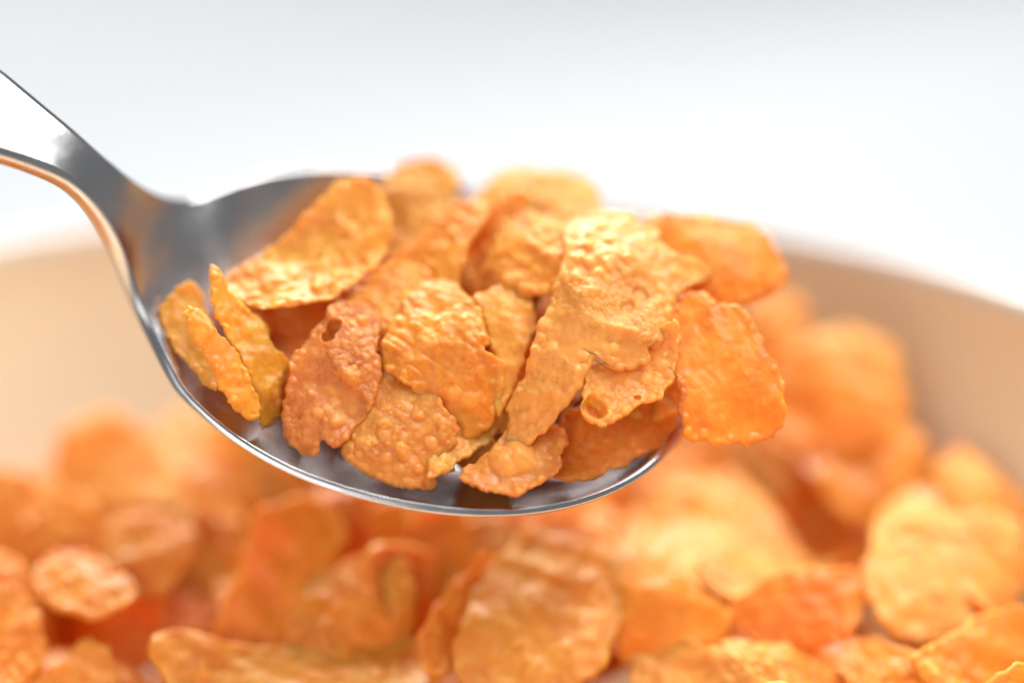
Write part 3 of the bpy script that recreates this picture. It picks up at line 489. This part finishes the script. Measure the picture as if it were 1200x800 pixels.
SPOON_LABEL = {4: 'sliver of cornflake at the notch of the smooth central flake', 5: 'speck of cornflake behind the thin curving edge above the domed flake', 6: 'sliver of cornflake under the lower lobe of the largest blistered flake', 8: 'speck of cornflake between the torn-hole flake and the smooth central one', 12: 'speck of cornflake right of the pointed slim flake, under the dished one', 15: 'cornflake against the steel left of the domed flake at the bottom'}

PRUNE = len(HEAP_LABEL) > 0        # flakes of the deepest layer that nothing shows of are left out
serial = 0
def heap_z(px, py):
    z = np.interp(py, [-60, -10, 11, 18, 34, 50, 58, 66], [36, 38, 38.5, 42.5, 46, 50, 53, 54])
    side = 1 - .35 * max(0, (abs(px) - 30) / 40) - (.12 if px < -10 else 0)
    return 36 + (z - 36) * max(0, side)
for layer, (drop, step) in enumerate(((7.5, 12.5), (12.5, 14.0), (19.0, 17.0))):
    y = -84.0
    row = 0
    while y < 84:
        x = -84.0 + (step / 2 if row % 2 else 0)
        while x < 84:
            px, py = x + rnd.uniform(-3, 3), y + rnd.uniform(-3, 3)
            rmax = (72, 67, 60)[layer]
            hole = math.hypot(px + 26, (py - 22) * .8) < (12, 7, 0)[layer]
            pz = heap_z(px, py) - drop + rnd.uniform(-2, 2); pv = Vector((px, py, pz))
            over = any(pz > tc_.z - 9 and (pv - tc_).dot(tn) > -4.5 and (pv - tc_ - tn * (pv - tc_).dot(tn)).length < 13 for tc_, tn in taken)
            if math.hypot(px, py) < rmax and not hole and not over:
                me = rnd.choice(heap_meshes)
                a = rnd.uniform(0, 6.283); tl = rnd.gauss(.45, .45); t2 = rnd.gauss(0, .45)
                rot = Matrix.Rotation(tl, 3, 'X') @ Matrix.Rotation(t2, 3, 'Y') @ Matrix.Rotation(a, 3, 'Z')
                uu, vv_ = rot @ Vector((1, 0, 0)), rot @ Vector((0, 1, 0))
                tint = TINT[rnd.choice((0, 0, 2, 3, 5))]; serial += 1
                if PRUNE and layer == 2 and serial - 1 not in HEAP_LABEL: x += step; continue
                o = put_flake(me, (px, py, pz), uu, vv_, HEAP_LABEL.get(serial - 1, 'cornflake hidden under the top layer of the bowl heap'), 'cornflakes buried in the bowl heap', tint)
            x += step
        y += step * .87; row += 1

# the flakes at the bottom of the spoonful, seen between the ones on top
ax = Matrix([list(r) for r in SPOON_AXES])
for serial, (lx, ly, lz, tx, ty, spin, mi, sz) in enumerate((
    (14, -3, -4.0, .25, .35, .4, 3, .62), (24, -9, -4.2, -.35, .1, 1.9, 8, .7), (25, 5, -5.5, .2, 0, 2.6, 13, .7), (35, -11, -4.4, -.4, 0, .2, 18, .66),
    (37, 2, -6.0, .05, .1, 4.1, 9, .75), (46, -9, -4.0, -.35, -.2, 3.0, 16, .62), (49, 3, -4.4, .1, -.3, 5.3, 22, .66), (55, -3, -2.2, -.1, -.4, .9, 29, .5),
    (33, -4, -2.6, -.2, .2, 5.9, 30, .7), (43, -3, -1.6, -.3, -.1, 2.2, 31, .7), (22, 0, -2.2, -.1, .2, 3.5, 32, .6), (34, 10, -3.0, .5, 0, 1.1, 2, .7),
    (15, -7, -1.8, 1.1, .1, .3, 4, .45), (24, -10, -2.4, 1.2, 0, .1, 12, .5), (33, -11.5, -2.4, 1.15, .05, 3.2, 19, .5), (42, -11.5, -2.2, 1.2, -.05, .2, 20, .55), (50, -9, -1.6, 1.1, -.1, 3.3, 21, .45))):
    rot = ax @ Matrix.Rotation(tx, 3, 'X') @ Matrix.Rotation(ty, 3, 'Y') @ Matrix.Rotation(spin, 3, 'Z')
    loc = ax @ Vector((lx, ly, lz)) + Vector(SPOON_ORIGIN)
    o = put_flake(heap_meshes[mi], loc, rot @ Vector((1, 0, 0)), rot @ Vector((0, 1, 0)), SPOON_LABEL.get(serial, 'cornflake hidden against the steel under the spoonful'), 'cornflakes buried in the spoonful', TINT[(0, 5, 3)[mi % 3]])
    o.scale = (sz, sz, sz)
